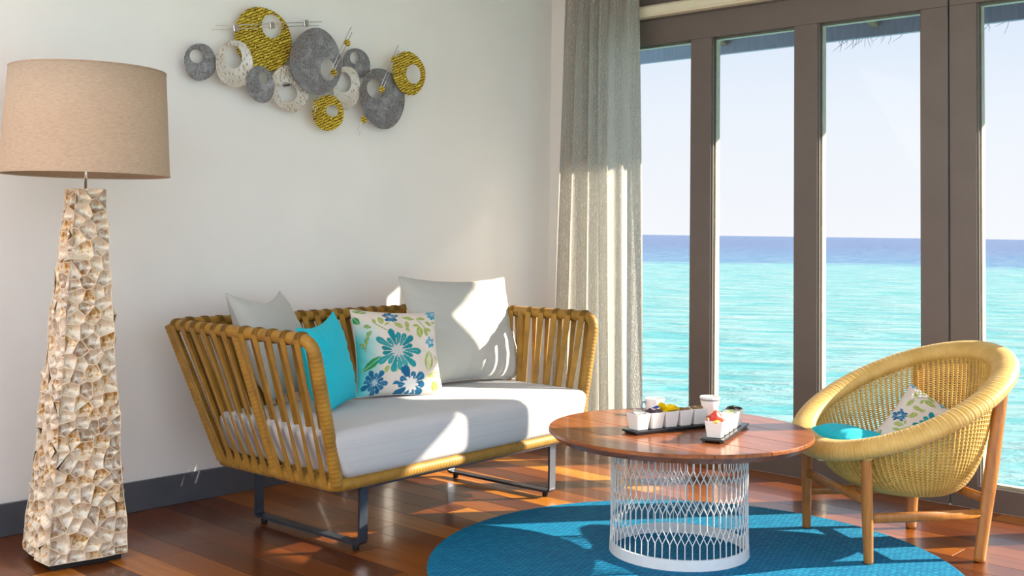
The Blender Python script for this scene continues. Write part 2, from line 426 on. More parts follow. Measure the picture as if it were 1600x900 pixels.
glazing('window_2', -2.314, -4.40, [(-2.431, -2.95), (-3.07, -3.60), (-3.72, -4.28)])
glazing('window_3', -4.404, YW, [(-4.52, -5.02), (-5.14, -5.50)])
# cream curtain rail boxed along the head of the glazing
mb = MB(); mb.box((-0.075, YW, 2.315), (-0.002, -0.25, 2.375), ch=0.012); struct(mb.build('trim_1', M['pelmet']))

# sea
mb = MB()
ring = [(0, 0)]
rs = [2, 20, 60, 150, 400, 1200, 5000, 26000]
n = 48; vs = [(0, 0, 0)]; fs = []
for r_ in rs:
    for k in range(n): a = 2*math.pi*k/n; vs.append((r_*math.cos(a), r_*math.sin(a), 0))
for k in range(n): fs.append((0, 1+k, 1+(k+1) % n))
for i in range(len(rs)-1):
    for k in range(n): k2 = (k+1) % n; fs.append((1+i*n+k, 1+(i+1)*n+k, 1+(i+1)*n+k2, 1+i*n+k2))
mb.add(vs, fs); sea = mb.build('sea', M['sea']); sea.location = (0, 0, -2.0)
tag(sea, 'turquoise lagoon turning deep blue towards the horizon', 'sea', kind='stuff')

# eave outside the windows
eave = MB(); xe, ze = 1.0, 2.272
eave.add([(0.13, YW, 2.62), (xe, YW, ze+0.10), (xe, 1.6, ze+0.10), (0.13, 1.6, 2.62), (0.13, YW, 2.72), (xe, YW, ze+0.20), (xe, 1.6, ze+0.20), (0.13, 1.6, 2.72)],
         [(0,1,2,3), (7,6,5,4), (0,4,5,1), (1,5,6,2), (2,6,7,3), (3,7,4,0)])
ev = eave.build('eave', M['soffit']); tag(ev, 'dark boarded roof eave overhanging the windows outside', 'eave', kind='structure')
mb = MB(); mb.box((xe, YW, ze), (xe+0.035, 1.6, ze+0.22)); mb.build('fascia_board', M['soffit'], ev)
for yy in (0.42, -0.55, -1.52, -2.49, -3.46, -4.43):
    a = Vector((0.13, yy, 2.59)); b = Vector((xe, yy, ze+0.07)); mb = MB()
    mb.tube([a, b], 0.03, 4, up=(0, 0.7, 0.7)); mb.build('rafter', M['rafter_wood'], ev)
mb = MB(); r3 = random.Random(5)
for i in range(42):
    yy = r3.choice([-1.35, -1.42, -1.5, -1.3, -2.05, -2.2, -1.95])+r3.gauss(0, 0.07)
    p0 = Vector((xe+0.045, yy, ze+0.03)); dy = r3.uniform(-0.02, 0.09); L = r3.uniform(0.03, 0.09)
    mb.tube([p0, p0+Vector((0.01, dy*0.4, -L*0.6)), p0+Vector((0.015, dy, -L))], [0.0022, 0.0018, 0.0008], 4)
o = mb.build('thatch_fringe', M['thatch'], ev); o['kind'] = 'stuff'

# ------------------------------------------------------------------ rug
mb = MB(); rr = 0.917
mb.lathe([(0.0001, 0.010), (rr-0.006, 0.010), (rr, 0.007), (rr, 0.0005), (0.0001, 0.0005)], 128)
rug = mb.build('round_rug', M['rug']); rug.location = (-1.556, -2.02, 0.0)
for p in rug.data.polygons: p.use_smooth = False
tag(rug, 'round teal blue woven rug under the coffee table', 'rug')
RZ = 0.010

# ------------------------------------------------------------------ sofa
sofa = empty('sofa', (-1.70, -1.105, 0), R(2.7))
tag(sofa, 'mustard cord sofa with slatted flared arms on steel sled legs', 'sofa')
TW, BW, TZ, BZ, YB0, YB1, YT1 = 0.822, 0.70, 0.774, 0.263, 0.02, 0.69, 0.885
TR_ = 0.0235
mb = MB()
path = [(-BW, YB0, BZ), (-TW, YB0, TZ), (-TW, YT1, TZ), (TW, YT1, TZ), (TW, YB0, TZ), (BW, YB0, BZ)]
wrapped_tube(mb, fillet(path, 0.07), TR_); mb.build('top_frame', M['rope'], sofa)
mb = MB()
bp = fillet([(0, YB0, BZ), (BW, YB0, BZ), (BW, YB1, BZ), (-BW, YB1, BZ), (-BW, YB0, BZ), (0, YB0, BZ)], 0.03)
wrapped_tube(mb, bp[:-1], TR_+0.001, closed=True); mb.build('bottom_frame', M['rope'], sofa)
for s in (-1, 1):
    mb = MB(); wrapped_tube(mb, [(s*BW, YB1, BZ), (s*TW, YT1, TZ)], TR_); mb.build('corner_post', M['rope'], sofa)
    mb = MB(); wrapped_tube(mb, [(s*BW, 0.36, BZ), (s*TW, 0.455, TZ)], TR_*0.9); mb.build('arm_post', M['rope'], sofa)
    # front post clad a little wider
mb = MB(); wrapped_tube(mb, [(0, YB1, BZ), (0, YT1, TZ)], TR_*0.8); mb.build('back_post', M['rope'], sofa)

def strap(top, bot, axis, outn, inner):
    """a flat cord strap wound round the top rail and the bottom rail"""
    top = Vector(top); bot = Vector(bot); ax = Vector(axis); on = Vector(outn)
    mb = MB()
    for c in (top, bot):
        mb.tube([c-ax*0.0145, c-ax*0.012, c+ax*0.012, c+ax*0.0145], [TR_+0.0005, TR_+0.003, TR_+0.003, TR_+0.0005], 14, up=on)
    sg = -1 if inner else 1
    a = top+on*(sg*(TR_+0.001)); b = bot+on*(sg*(TR_+0.001))
    d = (b-a); up_ = d.normalized()
    nrm = ax.cross(up_).normalized(); th = 0.0024; pts = []
    n = 8; tw = R(22)*(1 if inner else -1)
    vs = []
    for i in range(n+1):
        t = i/n; c = a+d*t; wd = 0.0150-0.003*math.sin(math.pi*t)
        ang = tw*math.sin(math.pi*t); u = ax*math.cos(ang)+nrm*math.sin(ang); w = -ax*math.sin(ang)+nrm*math.cos(ang)
        vs += [c-u*wd-w*th, c+u*wd-w*th, c+u*wd+w*th, c-u*wd+w*th]
    fs = []
    for i in range(n):
        for k in range(4): k2 = (k+1) % 4; fs.append((i*4+k, i*4+k2, (i+1)*4+k2, (i+1)*4+k))
    mb.add(vs, fs)
    return mb.build('strap', M['rope'], sofa)
for s in (-1, 1):
    spans = [((YB0, 0.36), (YB0, 0.455), 5), ((0.36, YB1), (0.455, YT1), 6)]
    for (b0, b1), (t0, t1), n in spans:
        for i in range(n):
            tt = t0+(t1-t0)*(i+0.75)/(n+0.5)
            for inner in (0, 1):
                bb = b0+(b1-b0)*((i+0.62 + (0.42 if inner else 0.0))/(n+0.5))
                strap((s*TW, tt, TZ), (s*BW, bb, BZ), (0, 1, 0), (s, 0, 0), inner)
n = 22
for i in range(n):
    f = (i+0.5)/n
    if abs(f-0.5) < 0.012: continue
    xt = -TW+0.05+(2*TW-0.1)*f
    for inner in (0, 1):
        xb = -BW+0.04+(2*BW-0.08)*f+(0.012 if inner else -0.012)
        strap((xt, YT1, TZ), (xb, YB1, BZ), (1, 0, 0), (0, 1, 0), inner)
# steel sled legs with rubber glides, joined by bars under the frame
for s in (-1, 1):
    xs = 0.55*s; w = 0.02; t = 0.005
    mb = MB()
    pr = fillet([(0, 0.05, 0.232), (0, 0.05, 0.026), (0, 0.655, 0.026), (0, 0.655, 0.232)], 0.018, 4)
    vs = []; fs = []
    for i, p in enumerate(pr):
        a = pr[max(0, i-1)]; b = pr[min(len(pr)-1, i+1)]; tg = (b-a).normalized(); nr = Vector((1, 0, 0)).cross(tg)
        for (u, q) in ((-w, -t), (w, -t), (w, t), (-w, t)): vs.append(p+Vector((xs+u, 0, 0))+nr*q)
    for i in range(len(pr)-1):
        for k in range(4): k2 = (k+1) % 4; fs.append((i*4+k, i*4+k2, (i+1)*4+k2, (i+1)*4+k))
    fs += [(3, 2, 1, 0), tuple(len(vs)-4+k for k in range(4))]
    mb.add(vs, fs); leg = mb.build('sled_leg', M['steel'], sofa)
    for yy in (0.085, 0.62):
        mb = MB(); mb.lathe([(0.0001, 0.0), (0.012, 0.0), (0.013, 0.021), (0.0001, 0.021)], 12, c=(xs, yy, 0.0)); mb.build('glide', M['rubber'], leg)
for yy in (0.05, 0.655):
    mb = MB(); mb.box((-0.57, yy-0.018, 0.228), (0.57, yy+0.018, 0.238), ch=0.001); mb.build('steel_bar', M['steel'], sofa)
mb = MB(); mb.box((-BW+0.01, YB0+0.02, 0.252), (BW-0.01, YB1-0.01, 0.272), ch=0.002); mb.build('seat_base', M['rubber'], sofa)

def cushion(name, lo, hi, rad, crown, mat, n=(40, 26, 10)):
    """upholstered block with rounded edges and a soft crown"""
    mb = MB(); c = [(a+b)/2 for a, b in zip(lo, hi)]; h = [(b-a)/2 for a, b in zip(lo, hi)]
    def rounded(p):
        q = [max(-h[k]+rad, min(h[k]-rad, p[k])) for k in range(3)]
        d = Vector([p[k]-q[k] for k in range(3)])
        if d.length > 1e-9: d = d.normalized()*rad
        z = q[2]+d.z
        fx = max(0, 1-(p[0]/h[0])**2)**0.5; fy = max(0, 1-(p[1]/h[1])**2)**0.5
        if p[2] > 0: z += crown*fx*fy + 0.002*math.sin(p[0]*9+p[1]*5)*fx*fy
        fz = max(0, 1-(p[2]/h[2])**2); bul = 0.006*fz
        return Vector((c[0]+q[0]+d.x+math.copysign(bul, p[0])*(abs(p[0]) > h[0]-rad), c[1]+q[1]+d.y+math.copysign(bul, p[1])*(abs(p[1]) > h[1]-rad), c[2]+z))
    def span(k, m): 
        o = []; 
        for i in range(m+1):
            t = -1+2*i/m; o.append(h[k]*math.sin(t*math.pi/2)**1 if False else h[k]*(t*1.0))
        e = [-h[k], -h[k]+rad*0.25, -h[k]+rad*0.55, -h[k]+rad]
        mid = [v for v in o if abs(v) < h[k]-rad*1.2]
        return e+mid+[-v for v in reversed(e)]
    X = [span(k, n[k]) for k in range(3)]
    for ax in range(3):
        a, b = [k for k in range(3) if k != ax]
        for sg in (-1, 1):
            def P(i, j):
                p = [0, 0, 0]; p[ax] = sg*h[ax]; p[a] = X[a][i]; p[b] = X[b][j]; return rounded(p)
            mb.grid(P, len(X[a]), len(X[b]), flip=((sg > 0) == (ax == 1)))
    return mb.build(name, mat)
seat = cushion('seat_cushion', (-0.735, -0.005, 0.278), (0.735, 0.675, 0.452), 0.035, 0.012, M['seat_fabric'])
# flare the cushion ends with the arms
for v_ in seat.data.vertices: v_.co.x *= 0.925+0.10*(v_.co.z-0.278)/0.174
seat.location = sofa.location; seat.rotation_euler = sofa.rotation_euler
tag(seat, 'pale linen seat cushion filling the mustard sofa', 'cushion')
SZ = 0.458

# ------------------------------------------------------------------ pillows
def pillow_mesh(name, w, h, t, n, mat, seed=1, paint=None, pinch=0.07, sag=0.0):
    r_ = random.Random(seed); ph = [r_.uniform(0, 6.28) for _ in range(8)]
    mb = MB(); uv = []
    def pt(i, j, sg):
        u = -1+2*i/(n-1); v = -1+2*j/(n-1)
        x = u*w/2*(1-pinch*(1-v*v)*abs(u)**2); y = v*h/2*(1-pinch*(1-u*u)*abs(v)**2)
        if v > 0: y -= sag*h*(1-u*u)*v**2
        pr = max(0.0, (1-abs(u)**2.6))*max(0.0, (1-abs(v)**2.6)); z = sg*t/2*pr**0.55
        edge = max(abs(u), abs(v)); cr = (abs(u)*abs(v))
        wr = 0.006*math.sin(10*u+ph[0]+3*v)*cr*(1-edge**4) + 0.004*math.sin(7*(u*math.cos(ph[1])+v*math.sin(ph[1]))+ph[2])*pr
        wr += 0.0045*math.sin(26*(u-v*0.4)+ph[3])*(abs(v)**3)*(1-abs(v)**8)*(1-u*u) + 0.004*math.sin(24*(v+u*0.5)+ph[4])*(abs(u)**3)*(1-abs(u)**8)*(1-v*v)
        return Vector((x, y, z+sg*wr))
    mb.grid(lambda i, j: pt(i, j, 1), n, n); mb.grid(lambda i, j: pt(i, j, -1), n, n, flip=True)
    o = mb.build(name, mat)
    if paint:
        at = o.data.color_attributes.new('print', 'FLOAT_COLOR', 'POINT'); buf = []
        for side in (0, 1):
            for j in range(n):
                for i in range(n):
                    c = paint((i/(n-1)) if side == 0 else 1-i/(n-1), j/(n-1)); buf += [*c, 1.0]
        at.data.foreach_set('color', buf)
    # seam piping round the edge
    ring = [pt(i, 0, 1) for i in range(n)]+[pt(n-1, j, 1) for j in range(1, n)]+[pt(i, n-1, 1) for i in range(n-2, -1, -1)]+[pt(0, j, 1) for j in range(n-2, 0, -1)]
    ring = [Vector((p.x, p.y, 0)) for p in ring]
    return o, resample(ring, 0.012, True)
def stand(o, bottom, wdir, top):
    """bottom / top: centres of the lower and upper edge in the room; wdir: direction of its width"""
    b = Vector(bottom); t = Vector(top); H = (t-b).normalized(); W = Vector(wdir); W = (W-H*W.dot(H)).normalized(); N = W.cross(H); c = (b+t)/2
    o.matrix_world = Matrix(((W.x, H.x, N.x, c.x), (W.y, H.y, N.y, c.y), (W.z, H.z, N.z, c.z), (0, 0, 0, 1)))
def pillow(name, w, h, t, n, mat, seed, paint=None, pipe=None, **kw):
    o, ring = pillow_mesh(name, w, h, t, n, mat, seed, paint, **kw)
    mb = MB(); mb.tube(ring, 0.0022, 6, closed=True); mb.build('seam', pipe or mat, o)
    return o

# printed flowers
CREAM = s2l((232, 222, 212)); TEAL = s2l((4, 132, 142)); TEAL2 = s2l((50, 184, 176)); BLUE = s2l((8, 98, 142)); SKY = s2l((40, 156, 190))
GREEN = s2l((150, 168, 72)); GREEN2 = s2l((98, 148, 84)); WASH = s2l((70, 205, 205)); WHITE = s2l((238, 236, 232)); GREY = s2l((150, 158, 156)); DGREEN = s2l((30, 150, 84))
def lerp3(a, b, t): return tuple(x+(y-x)*t for x, y in zip(a, b))
def cr(X, Y): return ((X-80-60*(Y-95)/715)/715, 1-(Y-95)/715)
FLW = [(435, 470, .275, 17, TEAL, .068, GREY, .2), (550, 740, .215, 10, BLUE, .075, WHITE, .9), (260, 720, .155, 12, BLUE, .03, SKY, .4), (728, 390, .072, 12, SKY, .02, TEAL2, .1), (385, 168, .10, 12, BLUE, .02, SKY, .0), (765, 125, .10, 11, SKY, .02, BLUE, .5)]
LVS = [(250, 215, 65, 28, 65, 0), (305, 205, 85, 44, 72, 0), (352, 240, 52, 22, -30, 0), (445, 255, 90, 40, 30, 0), (518, 245, 72, 38, 88, 0), (535, 178, 115, 36, 12, 0), (650, 180, 92, 30, -4, 0), (716, 222, 76, 32, 28, 0),
       (628, 305, 112, 60, 88, 0), (686, 300, 90, 40, 78, 0), (596, 250, 60, 26, 0, 0), (716, 280, 60, 26, 20, 0), (708, 545, 175, 82, 96, 2), (350, 615, 74, 36, -58, 0), (414, 612, 74, 36, 52, 0), (522, 295, 50, 22, 30, 0),
       (200, 330, 74, 36, -50, 1), (178, 385, 84, 30, -70, 1), (232, 570, 190, 62, -36, 3), (190, 265, 74, 34, 12, 1), (112, 205, 84, 46, 60, 3), (145, 122, 120, 40, 6, 1), (150, 420, 90, 24, 55, 1), (762, 740, 96, 62, 96, 0), (728, 665, 74, 32, -8, 0), (818, 660, 64, 32, 76, 0), (790, 510, 60, 16, 60, 0), (770, 208, 50, 22, -20, 0), (790, 630, 70, 10, -25, 0)]
STM = [((250, 230), (350, 300)), ((610, 190), (680, 270)), ((440, 240), (400, 220)), ((530, 240), (525, 300)), ((170, 470), (200, 340)), ((150, 620), (300, 520)), ((720, 650), (800, 620))]
def floral(u, v):
    c = lerp3(CREAM, s2l((222, 208, 196)), 0.5+0.5*math.sin(u*9)*math.sin(v*7))
    wsh = max(0.0, 1-u/0.30)*max(0.0, min(1.0, (0.85-v)/0.25)); c = lerp3(c, WASH, min(1, wsh*1.1))
    X = 80+60*(1-v)+u*715; Y = 95+(1-v)*715
    for (a, b) in STM:
        dx, dy = b[0]-a[0], b[1]-a[1]; L2 = dx*dx+dy*dy; t = max(0, min(1, ((X-a[0])*dx+(Y-a[1])*dy)/L2))
        if math.hypot(X-a[0]-t*dx, Y-a[1]-t*dy) < 4: c = GREEN
    for (lx, ly, ln, wd, an, k) in LVS:
        ca, sa = math.cos(R(an)), math.sin(R(an)); dx, dy = X-lx, Y-ly
        p = (dx*ca+dy*sa)/(ln/2); q = (-dx*sa+dy*ca)/(wd/2)
        if abs(p) < 1:
            wd_ = (1-p*p)
            if abs(q) < wd_:
                col_ = (GREEN, GREEN2, GREEN, DGREEN)[k]
                if k == 2 and abs(q) < wd_*0.55: col_ = lerp3(CREAM, GREEN, 0.25)
                elif abs(q) < 0.10: col_ = lerp3(col_, CREAM, 0.55)
                c = lerp3(col_, s2l((196, 206, 120)), 0.25+0.25*math.sin(p*6+q*3)) if k != 3 else col_
    for (fx, fy, fr, np_, fc, cr_, cc, ph) in FLW:
        cu, cv = cr(fx, fy); dx, dy = u-cu, v-cv; d = math.hypot(dx, dy)
        if d < fr*1.05:
            a = math.atan2(dy, dx)+ph; k = math.floor(a/(2*math.pi)*np_); fa = a/(2*math.pi)*np_-k-0.5
            rl = fr*(0.82+0.18*math.sin(k*2.7+fx)); t = d/rl
            wdt = 0.47*min(1.0, 0.7+t*0.45) if t < 0.75 else 0.47*max(0.0, 1-((t-0.75)/0.25)**2)**0.5
            if t < 1 and abs(fa) < wdt:
                sh = 0.5+0.5*math.sin(k*1.9+fx); base = lerp3(fc, TEAL2 if fc is TEAL else SKY, 0.25*sh+(0.5*max(0.0, -dy/fr) if fc is TEAL else 0))
                if abs(fa) < 0.07 and 0.35 < t < 0.85 and sh > 0.5: base = lerp3(base, WHITE, 0.15)
                c = base
            if d < cr_*(1+0.22*math.sin(a*9)):
                c = lerp3(cc, WHITE, 0.5+0.5*math.sin(dx*400)*math.sin(dy*380))
    return c

fp = pillow('floral_pillow', 0.385, 0.385, 0.13, 150, M['floral'], 3, floral, M['seat_fabric'])
stand(fp, (-1.765, -0.725, SZ+0.002), (0.94, -0.35, 0), (-1.69, -0.578, SZ+0.352))
tag(fp, 'square floral pillow with teal daisies and green leaves on the sofa', 'pillow')
tq = pillow('turquoise_pillow', 0.37, 0.36, 0.12, 60, M['turq_fabric'], 5, sag=0.05)
stand(tq, (-2.115, -0.76, SZ+0.002), (0.88, 0.47, -0.05), (-2.19, -0.70, SZ+0.345))
tag(tq, 'plain bright turquoise pillow propped against the sofa arm', 'pillow')
bg = pillow('grey_pillow', 0.63, 0.515, 0.14, 70, M['grey_fabric'], 8, sag=0.02)
stand(bg, (-1.212, -0.600, SZ+0.012), (0.995, -0.10, 0.03), (-1.180, -0.425, SZ+0.468))
tag(bg, 'large square grey linen pillow behind the floral pillow', 'pillow')
lg = pillow('grey_pillow', 0.47, 0.47, 0.17, 70, M['grey_fabric'], 12, sag=0.10)
stand(lg, (-2.10, -0.47, SZ+0.004), (0.88, 0.47, -0.02), (-2.19, -0.265, SZ+0.445))
tag(lg, 'grey linen pillow behind the turquoise pillow in the sofa corner', 'pillow')

# ------------------------------------------------------------------ floor lamp
lamp = empty('floor_lamp', (-3.005, -0.43, 0), R(-6))
tag(lamp, 'tall floor lamp with shell covered tapered base and beige drum shade', 'lamp')
LH0, LH1, WB, WT = 0.022, 1.285, 0.258, 0.098
mb = MB(); mb.box((-0.118, -0.118, 0.0), (0.118, 0.118, 0.021), ch=0.002); mb.build('plinth', M['rubber'], lamp)
core = MB(); b = WB/2-0.021; t = WT/2-0.017
core.add([(-b,-b,LH0),(b,-b,LH0),(b,b,LH0),(-b,b,LH0),(-t,-t,LH1-0.004),(t,-t,LH1-0.004),(t,t,LH1-0.004),(-t,t,LH1-0.004)], [(3,2,1,0),(4,5,6,7),(0,1,5,4),(1,2,6,5),(2,3,7,6),(3,0,4,7)])
core.build('core', M['grout'], lamp)
def clip(poly, px, py, nx, ny):
    out = []; m_ = len(poly)
    for i in range(m_):
        a = poly[i]; b = poly[(i+1) % m_]; da = (a[0]-px)*nx+(a[1]-py)*ny; db = (b[0]-px)*nx+(b[1]-py)*ny
        if da <= 0: out.append(a)
        if (da < 0 < db) or (db < 0 < da): t_ = da/(da-db); out.append((a[0]+(b[0]-a[0])*t_, a[1]+(b[1]-a[1])*t_))
    return out
Hf = LH1-LH0; hb, ht = WB/2, WT/2
def hwid(v): return hb+(ht-hb)*v/Hf
def edge_h(v): return 0.0015+0.0075*(0.5+0.5*math.sin(v*61+math.sin(v*23)*2.2))*(0.6+0.4*math.sin(v*17))
def hsh(a, b): return (math.sin(a*917.3+b*431.7)*43758.5453) % 1.0
def lamp_face(fi, ncell, seed):
    r_ = random.Random(seed); pts = []
    while len(pts) < ncell:
        best = None; bd = -1
        for _ in range(14):
            v = Hf*(1-math.sqrt(1-r_.random()*(1-(ht/hb)**2)))/(1-ht/hb) if False else r_.random()*Hf
            if r_.random()*hb > hwid(v): continue
            u = r_.uniform(-1, 1)*hwid(v); d = min([(u-p[0])**2+(v-p[1])**2 for p in pts] or [1])
            if d > bd: bd = d; best = (u, v)
        if best: pts.append(best)
    cells = []
    for i, p in enumerate(pts):
        poly = [(-hb, 0), (hb, 0), (ht, Hf), (-ht, Hf)]
        for j, q in enumerate(pts):
            if i != j:
                nx, ny = q[0]-p[0], q[1]-p[1]
                if nx*nx+ny*ny < 0.05: poly = clip(poly, (p[0]+q[0])/2, (p[1]+q[1])/2, nx, ny)
                if len(poly) < 3: break
        # drop tiny edges
        pl = []
        for a in poly:
            if not pl or math.hypot(a[0]-pl[-1][0], a[1]-pl[-1][1]) > 0.004: pl.append(a)
        if len(pl) > 3 and math.hypot(pl[0][0]-pl[-1][0], pl[0][1]-pl[-1][1]) < 0.004: pl.pop()
        if len(pl) >= 3: cells.append((p, pl))
    ca, sa = math.cos(fi*math.pi/2), math.sin(fi*math.pi/2)
    slope = (hb-ht)/Hf; nl = math.hypot(1, slope)
    def to3(u, v, h):
        y = -hwid(v)-h/nl; z = LH0+v+h*slope/nl
        return Vector((u*ca-y*sa, u*sa+y*ca, z))
    res = []
    for (p, pl) in cells:
        rim = []
        for (u, v) in pl:
            on = hwid(v)-abs(u) < 0.0008
            if on: e_ = edge_h(v); rim.append((u+math.copysign(e_, u), v, e_))
            else: rim.append((u, v, 0.001+0.019*hsh(round(u, 3), round(v, 3))))
        cx = sum(a[0] for a in pl)/len(pl); cy = sum(a[1] for a in pl)/len(pl); k = len(rim)
        ox, oy = r_.uniform(-0.007, 0.007), r_.uniform(-0.009, 0.004); dep = r_.uniform(0.009, 0.017)
        vs = [to3(*a) for a in rim]
        def ringp(f, d, o_): return [to3(a[0]+(cx+ox*o_-a[0])*f, a[1]+(cy+oy*o_-a[1])*f, a[2]*(1-f)+(-d)) for a in rim]
        vs += ringp(0.07, 0.0006, 0); vs += ringp(0.40, dep*0.62, 0.7); vs.append(to3(cx+ox, cy+oy, -dep))
        res.append((vs, k))
    return res
for fi, nc, sd_ in ((0, 118, 21), (3, 118, 22)):
    for (vs, k) in lamp_face(fi, nc, sd_):
        mb = MB()
        c = sum(vs, Vector())/len(vs); vs = [p-c for p in vs]
        mb.add(vs, [(i, (i+1) % k, k+(i+1) % k, k+i) for i in range(k)], 1, False)
        b0 = len(mb.v)
        mb.add(vs[k:], [(i, (i+1) % k, k+(i+1) % k, k+i) for i in range(k)]+[(k+i, k+(i+1) % k, 2*k) for i in range(k)], 0, True)
        o = mb.build('shell', [M['shell'], M['grout']], lamp); o.location = c
mb = MB()
for fi, nc, sd_ in ((1, 118, 23), (2, 118, 24)):
    for (vs, k) in lamp_face(fi, nc, sd_):
        mb.add(vs, [(i, (i+1) % k, k+(i+1) % k, k+i) for i in range(k)], 1, False)
        mb.add(vs[k:], [(i, (i+1) % k, k+(i+1) % k, k+i) for i in range(k)]+[(k+i, k+(i+1) % k, 2*k) for i in range(k)], 0, True)
o = mb.build('shell_cladding', [M['shell'], M['grout']], lamp); o['kind'] = 'stuff'
mb = MB(); t = WT/2-0.002; mb.box((-t, -t, LH1-0.006), (t, t, LH1-0.001), ch=0.001); mb.build('cap', M['grout'], lamp)
mb = MB(); mb.tube([(0, 0, LH1-0.002), (0, 0, 1.42)], 0.0045, 10); mb.build('stem', M['chrome'], lamp)
mb = MB(); mb.lathe([(0.0001, 1.30), (0.016, 1.30), (0.017, 1.36), (0.0, 1.36)], 16, c=(0, 0, 0.055)); mb.build('socket', M['chrome'], lamp)
SB, ST, RB, RT_ = 1.335, 1.706, 0.285, 0.263
mb = MB(); mb.lathe([(RB, SB), (RB-(RB-RT_)*0.5, (SB+ST)/2), (RT_, ST), (RT_-0.003, ST), (RB-0.003-(RB-RT_)*0.5, (SB+ST)/2), (RB-0.003, SB), (RB, SB)], 96)
shade = mb.build('lamp_shade', M['shade'], lamp)
for z, r_ in ((SB, RB), (ST, RT_)):
    mb = MB(); mb.lathe([(r_+0.0012, z-0.0015), (r_+0.0012, z+0.004 if z == SB else z+0.0015), (r_-0.004, z+0.004 if z == SB else z+0.0015), (r_-0.004, z-0.0015), (r_+0.0012, z-0.0015)], 96)
    mb.build('trim_ring', M['shade'], shade)
for k in range(3):
    a = R(20+120*k); mb = MB(); mb.tube([(0, 0, 1.415), (math.cos(a)*(RT_-0.008), math.sin(a)*(RT_-0.008), ST-0.03)], 0.002, 6); mb.build('shade_arm', M['chrome'], lamp)

# ------------------------------------------------------------------ wall sculpture
sculp = empty('wall_sculpture', (-1.75, 0.0, 1.88))
tag(sculp, 'metal wall sculpture of overlapping pierced gold, grey and white discs', 'sculpture')
SX, SZ0 = -1.75, 1.88
DISCS = [('pewter',-2.332,1.857,0.076,0.080,-0.015,0.023,0.033,0.029,.045,.15), ('hammered',-2.167,1.868,0.094,0.108,-0.009,0.030,0.044,0.050,.062,-.35), ('gold',-2.010,2.000,0.150,0.149,0.045,0.066,0.053,0.054,.036,.0),
 ('pewter',-2.044,1.791,0.071,0.082,0.014,0.032,0.023,0.029,.074,-.1), ('hammered',-1.877,1.790,0.108,0.102,-0.006,-0.016,0.052,0.044,.055,.12), ('pewter',-1.746,1.929,0.148,0.149,0.068,-0.031,0.043,0.050,.080,-.2),
 ('gold',-1.665,1.699,0.092,0.083,0.028,0.013,0.035,0.028,.065,.0), ('hammered',-1.547,1.830,0.082,0.107,-0.012,0.027,0.043,0.048,.050,.2), ('pewter',-1.472,1.960,0.082,0.074,-0.015,0.023,0.028,0.029,.034,-.3),
 ('pewter',-1.339,1.797,0.140,0.150,-0.042,0.047,0.052,0.046,.064,.35), ('gold',-1.182,1.939,0.108,0.106,0.035,0.001,0.048,0.049,.082,.2)]
for i, (mt, cx, cz, rx, rz, hx, hz, hrx, hrz, off, egg) in enumerate(DISCS):
    mb = MB(); n = 56; prof = []
    rows = []; dish = 0.012
    for side, yo in ((0, 0.0), (1, 0.0035)):
        for t in (0.0, 0.06, 0.35, 0.7, 0.95, 1.0):
            row = []
            for k in range(n):
                a = 2*math.pi*k/n; ex = rx*(1+egg*0.25*math.sin(a+0.6))*math.cos(a); ez = rz*(1+0.05*math.sin(2*a+i))*math.sin(a)
                ix = hx+hrx*math.cos(a); iz = hz+hrz*math.sin(a)
                x_ = ix+(ex-ix)*t; z_ = iz+(ez-iz)*t; q = (x_/rx)**2+(z_/rz)**2
                row.append(Vector((x_, -off+yo-dish*(0.3-q*0.6)*(-1), z_)))
            rows.append(row)
    order = rows[:6]+list(reversed(rows[6:]))+[rows[0]]
    mb.grid(lambda a, b: order[b][a], n, len(order), wrap=True)
    o = mb.build('disc', M[mt], sculp); o.location = (cx-SX, 0, cz-SZ0)
    o['label'] = {'pewter': 'dark grey pewter pierced disc', 'hammered': 'white hammered pierced disc', 'gold': 'ribbed gold pierced disc'}[mt]
    mb = MB(); a = R(100)+i; px_ = hx*0+rx*0.55*math.cos(a); pz_ = rz*0.55*math.sin(a)
    if (px_-hx)**2/(hrx*1.2)**2+(pz_-hz)**2/(hrz*1.2)**2 < 1: px_, pz_ = -hx*1.2, -hz*1.2
    mb.tube([(px_, -0.001, pz_), (px_, -off+0.010, pz_)], 0.004, 8); mb.build('stand_off', M['steel'], o)
RODS = [((-2.284,2.008),(-1.723,2.111),[(-2.175,2.022),(-1.99,2.062),(-1.805,2.099)],'chrome',.070), ((-1.56,2.104),(-1.689,1.852),[(-1.585,2.036),(-1.659,1.886)],'gold',.098),
        ((-1.266,2.055),(-1.393,1.799),[(-1.295,1.992),(-1.369,1.837)],'gold',.100), ((-1.441,1.724),(-1.49,1.618),[(-1.457,1.684)],'gold',.075), ((-1.729,1.773),(-1.767,1.684),[(-1.744,1.734)],'gold',.084)]
for (a, b, bl, mt, off) in RODS:
    A = Vector((a[0]-SX, -off, a[1]-SZ0)); B = Vector((b[0]-SX, -off, b[1]-SZ0)); d = (B-A).normalized(); pn = d.cross(Vector((0, 1, 0)))
    for s in (-1, 1):
        mb = MB(); mb.tube([A+pn*0.008*s+d*0.01*s, B+pn*0.008*s+d*0.01*s], 0.0016, 6); mb.build('rod', M['chrome'], sculp)
    for k in bl:
        c = Vector((k[0]-SX, -off, k[1]-SZ0)); mb = MB(); Mx = Matrix((( d.x, 0, pn.x, c.x), (d.y, 1, pn.y, c.y), (d.z, 0, pn.z, c.z), (0, 0, 0, 1)))
        mb.box((-0.013, -0.006, -0.015), (0.013, 0.006, 0.015), M=Mx, ch=0.002); mb.build('block', M[mt], sculp)

